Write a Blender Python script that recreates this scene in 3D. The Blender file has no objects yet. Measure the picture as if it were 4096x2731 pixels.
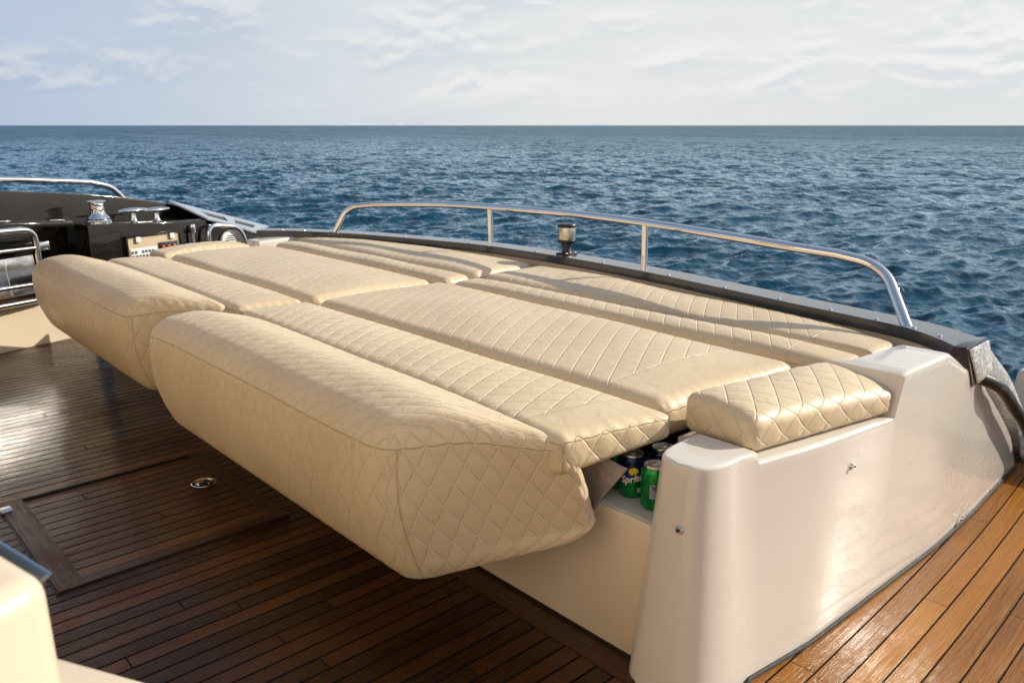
import bpy, bmesh, math, random
import numpy as np
from mathutils import Vector, Matrix
random.seed(7); rng = np.random.default_rng(11)
S = bpy.context.scene
COL = S.collection
R = math.radians

# ------------------------------------------------------------------ helpers
def tag(o, label=None, cat=None, group=None, kind=None):
    if label: o['label'] = label
    if cat: o['category'] = cat
    if group: o['group'] = group
    if kind: o['kind'] = kind
    return o

def empty(name, loc, label, cat, group=None):
    o = bpy.data.objects.new(name, None); COL.objects.link(o)
    o.location = loc; o.empty_display_size = .05
    bpy.context.view_layer.update()
    return tag(o, label, cat, group)

def link(name, me, mat, parent=None, smooth=True):
    """link a mesh given in world coordinates; children keep their world place"""
    o = bpy.data.objects.new(name, me); COL.objects.link(o)
    if mat is not None: me.materials.append(mat)
    if smooth:
        me.polygons.foreach_set('use_smooth', [True]*len(me.polygons))
        sharp = smooth if isinstance(smooth, float) else 40.
        try: me.set_sharp_from_angle(angle=R(sharp))
        except Exception: pass
    if parent is not None:
        o.parent = parent
        off = Vector((0, 0, 0)); p = parent
        while p is not None: off += p.location; p = p.parent
        me.transform(Matrix.Translation(-off))
    return o

def recentre(o):
    """move the object's origin to the bottom centre of its mesh"""
    me = o.data
    n = len(me.vertices); a = np.empty(n*3); me.vertices.foreach_get('co', a); a = a.reshape(-1, 3)
    c = Vector(((a[:,0].min()+a[:,0].max())/2, (a[:,1].min()+a[:,1].max())/2, a[:,2].min()))
    me.transform(Matrix.Translation(-c)); o.location = o.location + c
    bpy.context.view_layer.update()
    return o

def mesh_np(name, V, F):
    me = bpy.data.meshes.new(name)
    me.from_pydata([tuple(v) for v in V], [], [tuple(int(i) for i in f) for f in F])
    me.update(); return me

class MB:
    def __init__(s): s.v = []; s.f = []
    def add(s, V, F):
        b = len(s.v); s.v += [tuple(v) for v in V]; s.f += [tuple(i+b for i in f) for f in F]; return s
    def hexa(s, p):   # 8 points: bottom ring 0-3, top ring 4-7 (ccw from above)
        return s.add(p, [(3,2,1,0),(4,5,6,7),(0,1,5,4),(1,2,6,5),(2,3,7,6),(3,0,4,7)])
    def box(s, c, d, rz=0, rx=0, ry=0):
        m = Matrix.Rotation(rz,3,'Z') @ Matrix.Rotation(ry,3,'Y') @ Matrix.Rotation(rx,3,'X')
        P = [Vector(c)+m@Vector((sx*d[0]/2, sy*d[1]/2, sz*d[2]/2)) for sz in (-1,1) for sx,sy in ((-1,-1),(1,-1),(1,1),(-1,1))]
        return s.hexa(P)
    def tube(s, pts, r, n=14, cap=True):
        pts = [Vector(p) for p in pts]; m = len(pts)
        rr = r if hasattr(r, '__len__') else [r]*m
        T = [(pts[min(i+1,m-1)]-pts[max(i-1,0)]).normalized() for i in range(m)]
        up = Vector((0,0,1)) if abs(T[0].z) < .9 else Vector((1,0,0))
        N = (up - T[0]*up.dot(T[0])).normalized(); V = []; F = []
        for i in range(m):
            N = (N - T[i]*N.dot(T[i])).normalized(); B = T[i].cross(N)
            for k in range(n):
                a = 2*math.pi*k/n
                V.append(pts[i] + (N*math.cos(a)+B*math.sin(a))*rr[i])
        for i in range(m-1):
            for k in range(n):
                a, b = i*n+k, i*n+(k+1)%n
                F.append((a, b, b+n, a+n))
        if cap: F.append(tuple(range(n-1,-1,-1))); F.append(tuple((m-1)*n+k for k in range(n)))
        return s.add(V, F)
    def lathe(s, c, prof, n=32, axis=None):
        c = Vector(c); V = []; F = []; m = len(prof)
        q = Matrix.Identity(3) if axis is None else Vector((0,0,1)).rotation_difference(Vector(axis)).to_matrix()
        for (r, z) in prof:
            for k in range(n):
                a = 2*math.pi*k/n
                V.append(c + q@Vector((r*math.cos(a), r*math.sin(a), z)))
        for i in range(m-1):
            for k in range(n):
                a, b = i*n+k, i*n+(k+1)%n
                F.append((a, b, b+n, a+n))
        F.append(tuple(range(n-1,-1,-1))); F.append(tuple((m-1)*n+k for k in range(n)))
        return s.add(V, F)
    def build(s, name, mat, parent=None, bevel=0, seg=2, smooth=True):
        me = mesh_np(name, s.v, s.f)
        bm = bmesh.new(); bm.from_mesh(me)
        bmesh.ops.recalc_face_normals(bm, faces=bm.faces)
        if bevel:
            ed = [e for e in bm.edges if len(e.link_faces) == 2 and e.calc_face_angle(0) > R(28)]
            bmesh.ops.bevel(bm, geom=ed, offset=bevel, segments=seg, profile=.5, affect='EDGES', clamp_overlap=True)
        bm.to_mesh(me); bm.free()
        return link(name, me, mat, parent, smooth)

def spline(pts, n=8):
    """Catmull-Rom through pts"""
    P = [Vector(p) for p in pts]; P = [P[0]*2-P[1]] + P + [P[-1]*2-P[-2]]; out = []
    for i in range(1, len(P)-2):
        for k in range(n):
            t = k/n; a,b,c,d = P[i-1],P[i],P[i+1],P[i+2]
            out.append(.5*((2*b)+(c-a)*t+(2*a-5*b+4*c-d)*t*t+(3*b-a-3*c+d)*t**3))
    out.append(P[-2]); return out

def fillet(pts, r, n=6):
    P = [Vector(p) for p in pts]; out = [P[0]]
    for i in range(1, len(P)-1):
        a = (P[i-1]-P[i]); b = (P[i+1]-P[i]); d = min(r, a.length*.45, b.length*.45)
        p0 = P[i]+a.normalized()*d; p1 = P[i]+b.normalized()*d
        for k in range(n+1):
            t = k/n; out.append(p0*(1-t)**2 + P[i]*2*t*(1-t) + p1*t*t)
    out.append(P[-1]); return out

# ------------------------------------------------------------------ materials
class NT:
    def __init__(s, name):
        s.m = bpy.data.materials.new(name); s.m.use_nodes = True; s.t = s.m.node_tree; s.t.nodes.clear()
        s.out = s.n('ShaderNodeOutputMaterial'); s.p = s.n('ShaderNodeBsdfPrincipled'); s.l(s.p.outputs[0], s.out.inputs[0])
    def n(s, typ, **k):
        nd = s.t.nodes.new(typ)
        for a, b in k.items(): setattr(nd, a, b)
        return nd
    def l(s, a, b): s.t.links.new(a, b)
    def inp(s, nd, i, v):
        if hasattr(v, 'is_output'): s.l(v, nd.inputs[i])
        else: nd.inputs[i].default_value = v
    def math(s, op, a, b=0., c=0., clamp=False):
        nd = s.n('ShaderNodeMath', operation=op, use_clamp=clamp)
        for i, v in enumerate((a, b, c)): s.inp(nd, i, v)
        return nd.outputs[0]
    def mix(s, f, a, b):
        nd = s.n('ShaderNodeMix', data_type='RGBA'); s.inp(nd, 0, f); s.inp(nd, 6, a); s.inp(nd, 7, b); return nd.outputs[2]
    def mixf(s, f, a, b):
        nd = s.n('ShaderNodeMix', data_type='FLOAT'); s.inp(nd, 0, f); s.inp(nd, 2, a); s.inp(nd, 3, b); return nd.outputs[0]
    def noise(s, vec, scale, detail=3., rough=.5, dist=0.):
        nd = s.n('ShaderNodeTexNoise'); s.inp(nd, 'Vector', vec) if vec is not None else None
        nd.inputs['Scale'].default_value = scale; nd.inputs['Detail'].default_value = detail
        nd.inputs['Roughness'].default_value = rough; nd.inputs['Distortion'].default_value = dist
        return nd.outputs[0]
    def smooth(s, v, a, b, lo=0., hi=1.):
        nd = s.n('ShaderNodeMapRange', interpolation_type='SMOOTHSTEP'); s.inp(nd, 0, v)
        for i, q in enumerate((a, b, lo, hi)): s.inp(nd, i+1, q)
        return nd.outputs[0]
    def geo(s): return s.n('ShaderNodeNewGeometry').outputs['Position']
    def sep(s, v):
        nd = s.n('ShaderNodeSeparateXYZ'); s.l(v, nd.inputs[0]); return nd.outputs
    def comb(s, x, y, z):
        nd = s.n('ShaderNodeCombineXYZ')
        for i, v in enumerate((x, y, z)): s.inp(nd, i, v)
        return nd.outputs[0]
    def bump(s, h, dist, strength=1., normal=None):
        nd = s.n('ShaderNodeBump'); s.inp(nd, 'Height', h); nd.inputs['Distance'].default_value = dist
        nd.inputs['Strength'].default_value = strength
        if normal is not None: s.l(normal, nd.inputs['Normal'])
        return nd.outputs[0]
    def set(s, **k):
        for a, b in k.items(): s.inp(s.p, a.replace('_', ' '), b)
        return s.m

def c4(r, g, b): return (r, g, b, 1.)

def mat_simple(name, col, rough, metal=0., coat=0., spec=.5, nscale=0, namt=.0, bscale=0, bdist=0.):
    t = NT(name); P = t.geo(); c = c4(*col)
    if nscale:
        f = t.noise(P, nscale, 4.)
        c = t.mix(t.smooth(f, .3, .7), c4(*[v*(1-namt) for v in col]), c4(*[min(1, v*(1+namt)) for v in col]))
    t.set(Base_Color=c, Roughness=rough, Metallic=metal, Coat_Weight=coat)
    t.p.inputs['Specular IOR Level'].default_value = spec; t.p.inputs['Coat Roughness'].default_value = .04
    if bscale: t.set(Normal=t.bump(t.noise(P, bscale, 3.), bdist))
    return t.m

def mat_leather():
    t = NT('cream_leather')
    uv = t.sep(t.n('ShaderNodeUVMap', uv_map='UVMap').outputs[0])
    def at(nm): return t.n('ShaderNodeAttribute', attribute_name=nm).outputs['Fac']
    q, band, seam = at('quilt'), at('band'), at('seam')
    a, b = .072, .113; g = math.sqrt(1/a**2+1/b**2)
    def fam(sg):
        A = t.math('ADD', t.math('DIVIDE', uv[0], a), t.math('MULTIPLY', t.math('DIVIDE', uv[1], b), sg))
        f = t.math('PINGPONG', A, .5)
        return t.math('DIVIDE', f, g)
    dA, dB = fam(1.), fam(-1.)
    qm = t.smooth(q, .45, .55)
    gro = t.math('MINIMUM', t.smooth(dA, .0006, .0034), t.smooth(dB, .0006, .0034))
    gro = t.mixf(qm, 1., gro)
    thr = t.math('MAXIMUM', t.math('SUBTRACT', 1., t.smooth(dA, .0008, .0016)), t.math('SUBTRACT', 1., t.smooth(dB, .0008, .0016)))
    # dashes of the stitching
    dash = t.math('GREATER_THAN', t.math('PINGPONG', t.math('MULTIPLY', uv[1], 190.), .5), .12)
    thr = t.math('MULTIPLY', t.math('MULTIPLY', thr, qm), dash)
    ab = t.math('ABSOLUTE', band); st = t.smooth(ab, .0015, .004)
    st2 = t.smooth(t.math('ABSOLUTE', t.math('ADD', band, .009)), .001, .0022)
    sa = t.math('ABSOLUTE', seam); sg = t.smooth(sa, .0008, .0032)
    h = t.math('MULTIPLY', t.math('MULTIPLY', gro, st), t.mixf(.5, 1., st2)); h = t.math('MULTIPLY', h, sg)
    P = t.geo()
    big = t.noise(P, 3.1, 3.); grain = t.noise(P, 620., 2.)
    wr = t.noise(P, 22., 3., .55, .6)
    col = t.mix(t.smooth(big, .3, .7), c4(.62, .494, .325), c4(.68, .555, .38))
    oi = t.n('ShaderNodeObjectInfo').outputs['Random']
    col = t.mix(t.math('MULTIPLY', oi, .22), col, c4(.54, .40, .26))
    stain = t.smooth(t.noise(P, 6.5, 5., .7, .8), .56, .70)
    col = t.mix(t.math('MULTIPLY', stain, .10), col, c4(.42, .31, .20))
    col = t.mix(thr, col, c4(.80, .70, .56))
    col = t.mix(t.math('MULTIPLY', t.math('SUBTRACT', 1., sg), .34), col, c4(.26, .18, .10))
    n1 = t.bump(h, .0033, .72)
    n2 = t.bump(wr, .006, .5, n1)
    n3 = t.bump(grain, .0006, .3, n2)
    t.set(Base_Color=col, Roughness=t.mixf(t.smooth(t.noise(P, 9., 3.), .3, .7), .36, .5), Normal=n3)
    t.p.inputs['Specular IOR Level'].default_value = .42
    return t.m

def mat_gelcoat():
    t = NT('white_gelcoat'); P = t.geo(); xyz = t.sep(P)
    big = t.noise(P, 2.2, 3.)
    col = t.mix(t.smooth(big, .3, .7), c4(.67, .62, .56), c4(.72, .67, .61))
    # fine spotty dirt
    dirt = t.smooth(t.noise(P, 46., 4., .7), .70, .78)
    col = t.mix(t.math('MULTIPLY', dirt, .12), col, c4(.45, .38, .30))
    # clear film pulled over the aft end: wrinkles fan out of the upper corner
    yy = t.math('SUBTRACT', xyz[1], 2.68); zz = t.math('SUBTRACT', xyz[2], .56)
    ang = t.math('ARCTAN2', yy, zz); rad = t.math('SQRT', t.math('ADD', t.math('MULTIPLY', yy, yy), t.math('MULTIPLY', zz, zz)))
    rays = t.noise(t.comb(t.math('MULTIPLY', ang, 5.5), t.math('MULTIPLY', rad, 1.6), 0.), 3.2, 4., .6, .5)
    crk = t.noise(P, 17., 4., .6, .8)
    film = t.math('MULTIPLY', t.smooth(t.math('ADD', xyz[1], t.math('MULTIPLY', big, .5)), 2.3, 2.7), t.math('GREATER_THAN', xyz[0], -.985))
    patch = t.smooth(t.noise(P, 4.2, 4., .65, .8), .40, .66, .12, 1.)
    fold = t.noise(t.comb(t.math('MULTIPLY', yy, 9.), t.math('ADD', t.math('MULTIPLY', zz, 22.), t.math('MULTIPLY', yy, 5.)), 0.), 1., 4., .6, 1.2)
    upper = t.smooth(xyz[2], .26, .36)
    # beads and short runs of spray, in streaky clusters
    vf = t.n('ShaderNodeTexVoronoi', feature='F1'); vf.inputs['Scale'].default_value = 1.
    t.l(t.comb(t.math('MULTIPLY', xyz[0], 20.), t.math('ADD', t.math('MULTIPLY', yy, 26.), t.math('MULTIPLY', zz, t.mixf(upper, 22., 4.))), t.math('MULTIPLY', zz, t.mixf(upper, 40., 75.))), vf.inputs['Vector'])
    bead = t.smooth(vf.outputs['Distance'], .05, .34, 1., 0.)
    clus = t.smooth(t.math('ADD', t.math('MULTIPLY', t.mixf(upper, rays, fold), .55), t.math('MULTIPLY', t.noise(P, 5.5, 4., .7, .6), .6)), .56, .70)
    hf = t.math('MULTIPLY', bead, clus)
    # droplets of water low on the side
    vo = t.n('ShaderNodeTexVoronoi', feature='F1'); t.l(P, vo.inputs['Vector']); vo.inputs['Scale'].default_value = 85.
    vo.inputs['Randomness'].default_value = 1.
    wet = t.smooth(t.noise(P, 5., 3.), .42, .62)
    drop = t.math('MULTIPLY', t.math('MULTIPLY', t.smooth(vo.outputs['Distance'], .06, .17, 1., 0.), wet), t.smooth(xyz[2], .16, .38, 1., 0.))
    n0 = t.bump(t.noise(P, 2.5, 1.), .002, .4)
    n1 = t.bump(drop, .0016, .8, n0)
    n2 = t.bump(t.math('MULTIPLY', hf, film), .011, .95, n1)
    t.set(Base_Color=col, Roughness=.16, Normal=n1, Coat_Weight=t.mixf(film, .5, .9))
    t.p.inputs['Coat Roughness'].default_value = .07; t.l(n2, t.p.inputs['Coat Normal'])
    t.p.inputs['Specular IOR Level'].default_value = .5
    return t.m

def mat_teak(name, width, c_dark, c_mid, c_light, curve=0., joint=3.1, rough=(.12, .42), x0=0., axis=0, seamw=.095, spec=.16, coat=.34):
    t = NT(name); P = t.geo(); xyz = t.sep(P)
    x, y = (xyz[0], xyz[1]) if axis == 0 else (xyz[1], xyz[0])
    u = t.math('SUBTRACT', x, x0)
    if curve:
        dy = t.math('SUBTRACT', y, 1.9)
        u = t.math('ADD', u, t.math('ADD', t.math('MULTIPLY', dy, .03), t.math('MULTIPLY', t.math('MULTIPLY', dy, dy), curve)))
    k = t.math('DIVIDE', u, width); idx = t.math('FLOOR', k); fr = t.math('SUBTRACT', k, idx)
    edge = t.math('MINIMUM', fr, t.math('SUBTRACT', 1., fr))
    wn = t.n('ShaderNodeTexWhiteNoise', noise_dimensions='1D'); t.l(idx, wn.inputs['W']); rnd = wn.outputs['Value']
    jy = t.math('ADD', t.math('DIVIDE', y, joint), t.math('MULTIPLY', rnd, 7.3)); ji = t.math('FLOOR', jy)
    jf = t.math('MINIMUM', t.math('SUBTRACT', jy, ji), t.math('SUBTRACT', 1., t.math('SUBTRACT', jy, ji)))
    wn2 = t.n('ShaderNodeTexWhiteNoise', noise_dimensions='2D'); t.l(t.comb(idx, ji, 0.), wn2.inputs['Vector']); rn2 = wn2.outputs['Value']
    seam = t.math('MINIMUM', t.smooth(edge, seamw*.55, seamw*.75), t.smooth(jf, .0004, .0008))
    gv = t.comb(t.math('MULTIPLY', u, 95.), t.math('ADD', t.math('MULTIPLY', y, 3.2), t.math('MULTIPLY', rn2, 31.)), t.math('MULTIPLY', rn2, 17.))
    g1 = t.noise(gv, 1., 5., .6, .4)
    gv2 = t.comb(t.math('MULTIPLY', u, 420.), t.math('MULTIPLY', y, 9.), rn2)
    g2 = t.noise(gv2, 1., 3., .6)
    big = t.noise(P, 2.3, 4., .6)
    col = t.mix(t.smooth(g1, .15, .65), c4(*c_dark), c4(*c_mid))
    col = t.mix(t.math('MULTIPLY', t.smooth(rn2, .35, 1.), .75), col, c4(*c_light))
    col = t.mix(t.math('MULTIPLY', t.smooth(g2, .5, .75), .4), col, c4(*c_dark))
    col = t.mix(t.math('MULTIPLY', t.smooth(big, .5, .7), .35), col, c4(*[v*.55 for v in c_mid]))
    col = t.mix(t.math('SUBTRACT', 1., seam), col, c4(.007, .006, .006))
    wetn = t.smooth(t.math('ADD', t.math('MULTIPLY', t.noise(P, 3.1, 3., .6), .6), t.math('MULTIPLY', g1, .75)), .52, .86)
    rr = t.mixf(wetn, rough[0], rough[1])
    specks = t.smooth(t.noise(P, 190., 2.), .76, .8)
    col = t.mix(t.math('MULTIPLY', specks, .25), col, c4(.3, .24, .18))
    n1 = t.bump(seam, .0025, .8)
    n2 = t.bump(t.math('ADD', g2, t.math('MULTIPLY', g1, .6)), .0022, .85, n1)
    pill = t.math('MULTIPLY', edge, t.math('SUBTRACT', 1.4, edge))
    n3 = t.bump(pill, .003, .35, n2)
    t.set(Base_Color=col, Roughness=t.mixf(seam, .8, rr), Normal=n3, Coat_Weight=t.math('MULTIPLY', seam, t.mixf(wetn, coat, .02)), Specular_IOR_Level=t.mixf(seam, .06, spec))
    t.p.inputs['Coat Roughness'].default_value = .09
    t.l(t.bump(t.math('ADD', g2, t.noise(P, 26., 3.)), .0009, .6), t.p.inputs['Coat Normal'])
    return t.m

def mat_sea():
    t = NT('sea_water'); P = t.geo(); xyz = t.sep(P)
    d = t.math('SQRT', t.math('ADD', t.math('MULTIPLY', xyz[0], xyz[0]), t.math('MULTIPLY', xyz[1], xyz[1])))
    rot = t.n('ShaderNodeMapping'); rot.inputs['Rotation'].default_value = (0, 0, R(28)); rot.inputs['Scale'].default_value = (1., 1.9, 1.)
    t.l(P, rot.inputs['Vector']); V = rot.outputs[0]
    def nz(scale, detail, rough):
        nd = t.n('ShaderNodeTexNoise'); t.l(V, nd.inputs['Vector']); nd.inputs['Scale'].default_value = scale
        nd.inputs['Detail'].default_value = detail; nd.inputs['Roughness'].default_value = rough; return nd
    def vm(op, a, b):
        nd = t.n('ShaderNodeVectorMath', operation=op)
        for i, v in enumerate((a, b)): t.inp(nd, i, v)
        return nd.outputs[0]
    def slope(nd, k, fade=None):
        v = vm('MULTIPLY', vm('SUBTRACT', nd.outputs['Color'], (.5,.5,.5)), (k*.7, k, 0.))
        if fade is not None: v = vm('MULTIPLY', v, t.comb(fade, fade, 0.))
        return v
    a, b, c, e = nz(5.5, 4., .62), nz(1.5, 4., .6), nz(.42, 4., .6), nz(.07, 5., .65)
    far = t.smooth(d, 20., 120.)
    N = t.n('ShaderNodeNewGeometry').outputs['Normal']
    # the ripples lie across the wind
    R2 = t.n('ShaderNodeVectorRotate', rotation_type='Z_AXIS'); R2.inputs['Angle'].default_value = R(-28)
    sl = vm('ADD', slope(a, .85), slope(b, 1.2)); sl = vm('ADD', sl, slope(c, 2.1, far)); sl = vm('ADD', sl, slope(e, 1.7, far))
    t.l(sl, R2.inputs['Vector'])
    nn = t.n('ShaderNodeVectorMath', operation='NORMALIZE'); t.l(vm('ADD', N, R2.outputs[0]), nn.inputs[0])
    gust = t.smooth(t.noise(vm('MULTIPLY', V, (.35,1.,1.)), .013, 4., .6), .35, .65, .72, 1.28); sl = vm('MULTIPLY', sl, t.comb(gust, gust, 0.)); t.l(sl, R2.inputs['Vector'])
    foam = t.smooth(b.outputs[0], .755, .79)
    col = t.mix(t.smooth(c.outputs[0], .3, .75), c4(.0002, .021, .046), c4(.0004, .050, .092))
    col = t.mix(t.math('MULTIPLY', foam, .4), col, c4(.6, .66, .7))
    # water body below, sky mirrored on the facets by Fresnel
    t.t.nodes.remove(t.p)
    df = t.n('ShaderNodeBsdfDiffuse'); t.l(col, df.inputs['Color']); t.l(nn.outputs[0], df.inputs['Normal'])
    gl = t.n('ShaderNodeBsdfGlossy'); gl.inputs['Color'].default_value = c4(.70, .87, .99); t.l(nn.outputs[0], gl.inputs['Normal'])
    t.l(t.smooth(d, 60., 600., .04, .12), gl.inputs['Roughness'])
    fr = t.n('ShaderNodeFresnel'); fr.inputs['IOR'].default_value = 1.333; t.l(nn.outputs[0], fr.inputs['Normal'])
    mx = t.n('ShaderNodeMixShader'); t.l(t.math('MULTIPLY', fr.outputs[0], t.smooth(d, 40., 600., 1., .62)), mx.inputs[0])
    t.l(df.outputs[0], mx.inputs[1]); t.l(gl.outputs[0], mx.inputs[2]); t.l(mx.outputs[0], t.out.inputs[0])
    return t.m

M = {}
M['leather'] = mat_leather()
M['gel'] = mat_gelcoat()
M['gel_plain'] = mat_simple('cream_gelcoat', (.66, .55, .42), .28, coat=.3, nscale=3, namt=.05, bscale=6, bdist=.003)
M['teak'] = mat_teak('wet_dark_teak', .056, (.011, .0038, .0014), (.046, .0155, .0042), (.125, .045, .011), rough=(.10, .32))
M['teak_hatch'] = mat_teak('wet_hatch_teak', .056, (.020, .007, .002), (.085, .030, .0075), (.17, .066, .016), rough=(.11, .34), x0=.02)
M['teak_frame'] = mat_teak('hatch_frame_teak', .30, (.018, .0075, .003), (.055, .022, .008), (.075, .031, .011), rough=(.2, .45), x0=.1, joint=9.)
M['teak_frame_x'] = mat_teak('hatch_frame_teak_across', .30, (.018, .0075, .003), (.055, .022, .008), (.075, .031, .011), rough=(.2, .45), x0=.1, joint=9., axis=1)
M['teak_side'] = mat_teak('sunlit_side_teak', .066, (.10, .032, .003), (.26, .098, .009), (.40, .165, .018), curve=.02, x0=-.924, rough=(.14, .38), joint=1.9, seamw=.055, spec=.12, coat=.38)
M['steel'] = mat_simple('polished_steel', (.82, .82, .83), .07, metal=1., bscale=30, bdist=.0004)
M['mirror'] = mat_simple('polished_sheet', (.78, .78, .78), .09, metal=1., nscale=50, namt=.05, bscale=7, bdist=.0012)
M['brushed'] = mat_simple('brushed_steel', (.60, .56, .48), .28, metal=1., nscale=40, namt=.08)
M['black'] = mat_simple('black_gloss_paint', (.012, .009, .007), .05, nscale=3, namt=.3, bscale=3, bdist=.003)
M['cap'] = mat_simple('navy_gloss_paint', (.040, .046, .060), .22, coat=.4, nscale=9, namt=.25, bscale=9, bdist=.001)
M['rubber'] = mat_simple('black_rubber', (.012, .012, .012), .38, bscale=60, bdist=.001)
M['blackplastic'] = mat_simple('black_plastic', (.014, .013, .012), .32, bscale=50, bdist=.0006)
M['whiteplastic'] = mat_simple('white_plastic', (.8, .79, .76), .35, nscale=20, namt=.04)
M['beigepanel'] = mat_simple('beige_panel', (.55, .44, .30), .35, nscale=20, namt=.06)
M['red'] = mat_simple('red_switch', (.45, .03, .02), .35, nscale=30, namt=.1)
M['greyprint'] = mat_simple('grey_print', (.10, .10, .11), .5, nscale=30, namt=.1)
M['cloth'] = mat_simple('grey_cloth', (.34, .29, .27), .9, nscale=30, namt=.15, bscale=90, bdist=.004)
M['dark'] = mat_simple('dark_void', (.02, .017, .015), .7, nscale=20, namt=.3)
M['shelf'] = mat_simple('grey_shelf', (.42, .42, .40), .5, nscale=15, namt=.1)
M['alu'] = mat_simple('dull_aluminium', (.62, .62, .63), .3, metal=1., nscale=60, namt=.1)
M['steelplate'] = mat_simple('pale_plate', (.50, .55, .62), .22, metal=.6, nscale=14, namt=.06)
M['sea'] = mat_sea()
M['hill'] = mat_simple('haze_tinted_hill', (.52, .58, .64), 1., nscale=.002, namt=.05)  # pale blue-grey puts the haze of distance into the hill colour

M['bluetrim'] = mat_simple('sky_tinted_trim', (.06, .12, .22), .3, nscale=9, namt=.1)  # blue of the reflected sky is put into the edge colour
M['cabin'] = mat_simple('bounce_wall_gelcoat', (.80, .66, .47), .3, nscale=3, namt=.05)  # bright warm cream for the added wall that bounces light
M['varnish'] = mat_simple('varnished_door', (.36, .17, .06), .2, coat=.6, nscale=6, namt=.3)
def mat_film():
    t = NT('glare_white_film'); P = t.geo()
    a = t.noise(P, 11., 5., .62, 1.6); b = t.noise(P, 48., 4., .6, .6)
    n = t.bump(t.math('ADD', a, t.math('MULTIPLY', b, .3)), .022, .9)
    col = t.mix(t.smooth(a, .35, .65), c4(.72, .73, .74), c4(.90, .90, .90))  # near-white colour stands in for the glare on the clear film
    t.set(Base_Color=col, Roughness=.08, Normal=n, Coat_Weight=1.); t.l(n, t.p.inputs['Coat Normal'])
    t.p.inputs['Coat Roughness'].default_value = .05
    return t.m
M['film'] = mat_film()

def mat_knurl():
    t = NT('knurled_steel'); P = t.geo()
    vo = t.n('ShaderNodeTexVoronoi'); t.l(P, vo.inputs['Vector']); vo.inputs['Scale'].default_value = 75.
    t.set(Base_Color=c4(.8, .8, .8), Metallic=1., Roughness=.18, Normal=t.bump(vo.outputs['Distance'], .006, 1.)); return t.m
M['knurl'] = mat_knurl()

def mat_can(name, green_only=False):
    t = NT(name); o = t.n('ShaderNodeTexCoord').outputs['Object']; xyz = t.sep(o)
    gn = t.mix(t.smooth(t.noise(o, 35., 3.), .3, .7), c4(.0, .16, .035), c4(.01, .27, .06))
    if green_only:
        col = gn
    else:
        lim = t.math('ADD', .050, t.math('MULTIPLY', t.math('SINE', t.math('MULTIPLY', xyz[0], 70.)), .006))
        blue = t.mix(t.smooth(xyz[2], .06, .105), c4(.012, .06, .22), c4(.006, .012, .05))
        col = t.mix(t.smooth(t.math('SUBTRACT', xyz[2], lim), -.003, .003), gn, blue)
    t.set(Base_Color=col, Metallic=.55, Roughness=.25); return t.m
M['can_two'] = mat_can('blue_green_can'); M['can_green'] = mat_can('green_can', True)
M['yellow'] = mat_simple('yellow_print', (.85, .62, .02), .35, nscale=30, namt=.05)
M['whiteprint'] = mat_simple('white_print', (.8, .8, .8), .4, nscale=30, namt=.03)
M['blueprint'] = mat_simple('blue_print', (.012, .03, .16), .4, nscale=30, namt=.05)
M['lilacprint'] = mat_simple('lilac_print', (.42, .40, .55), .4, nscale=30, namt=.05)

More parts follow.
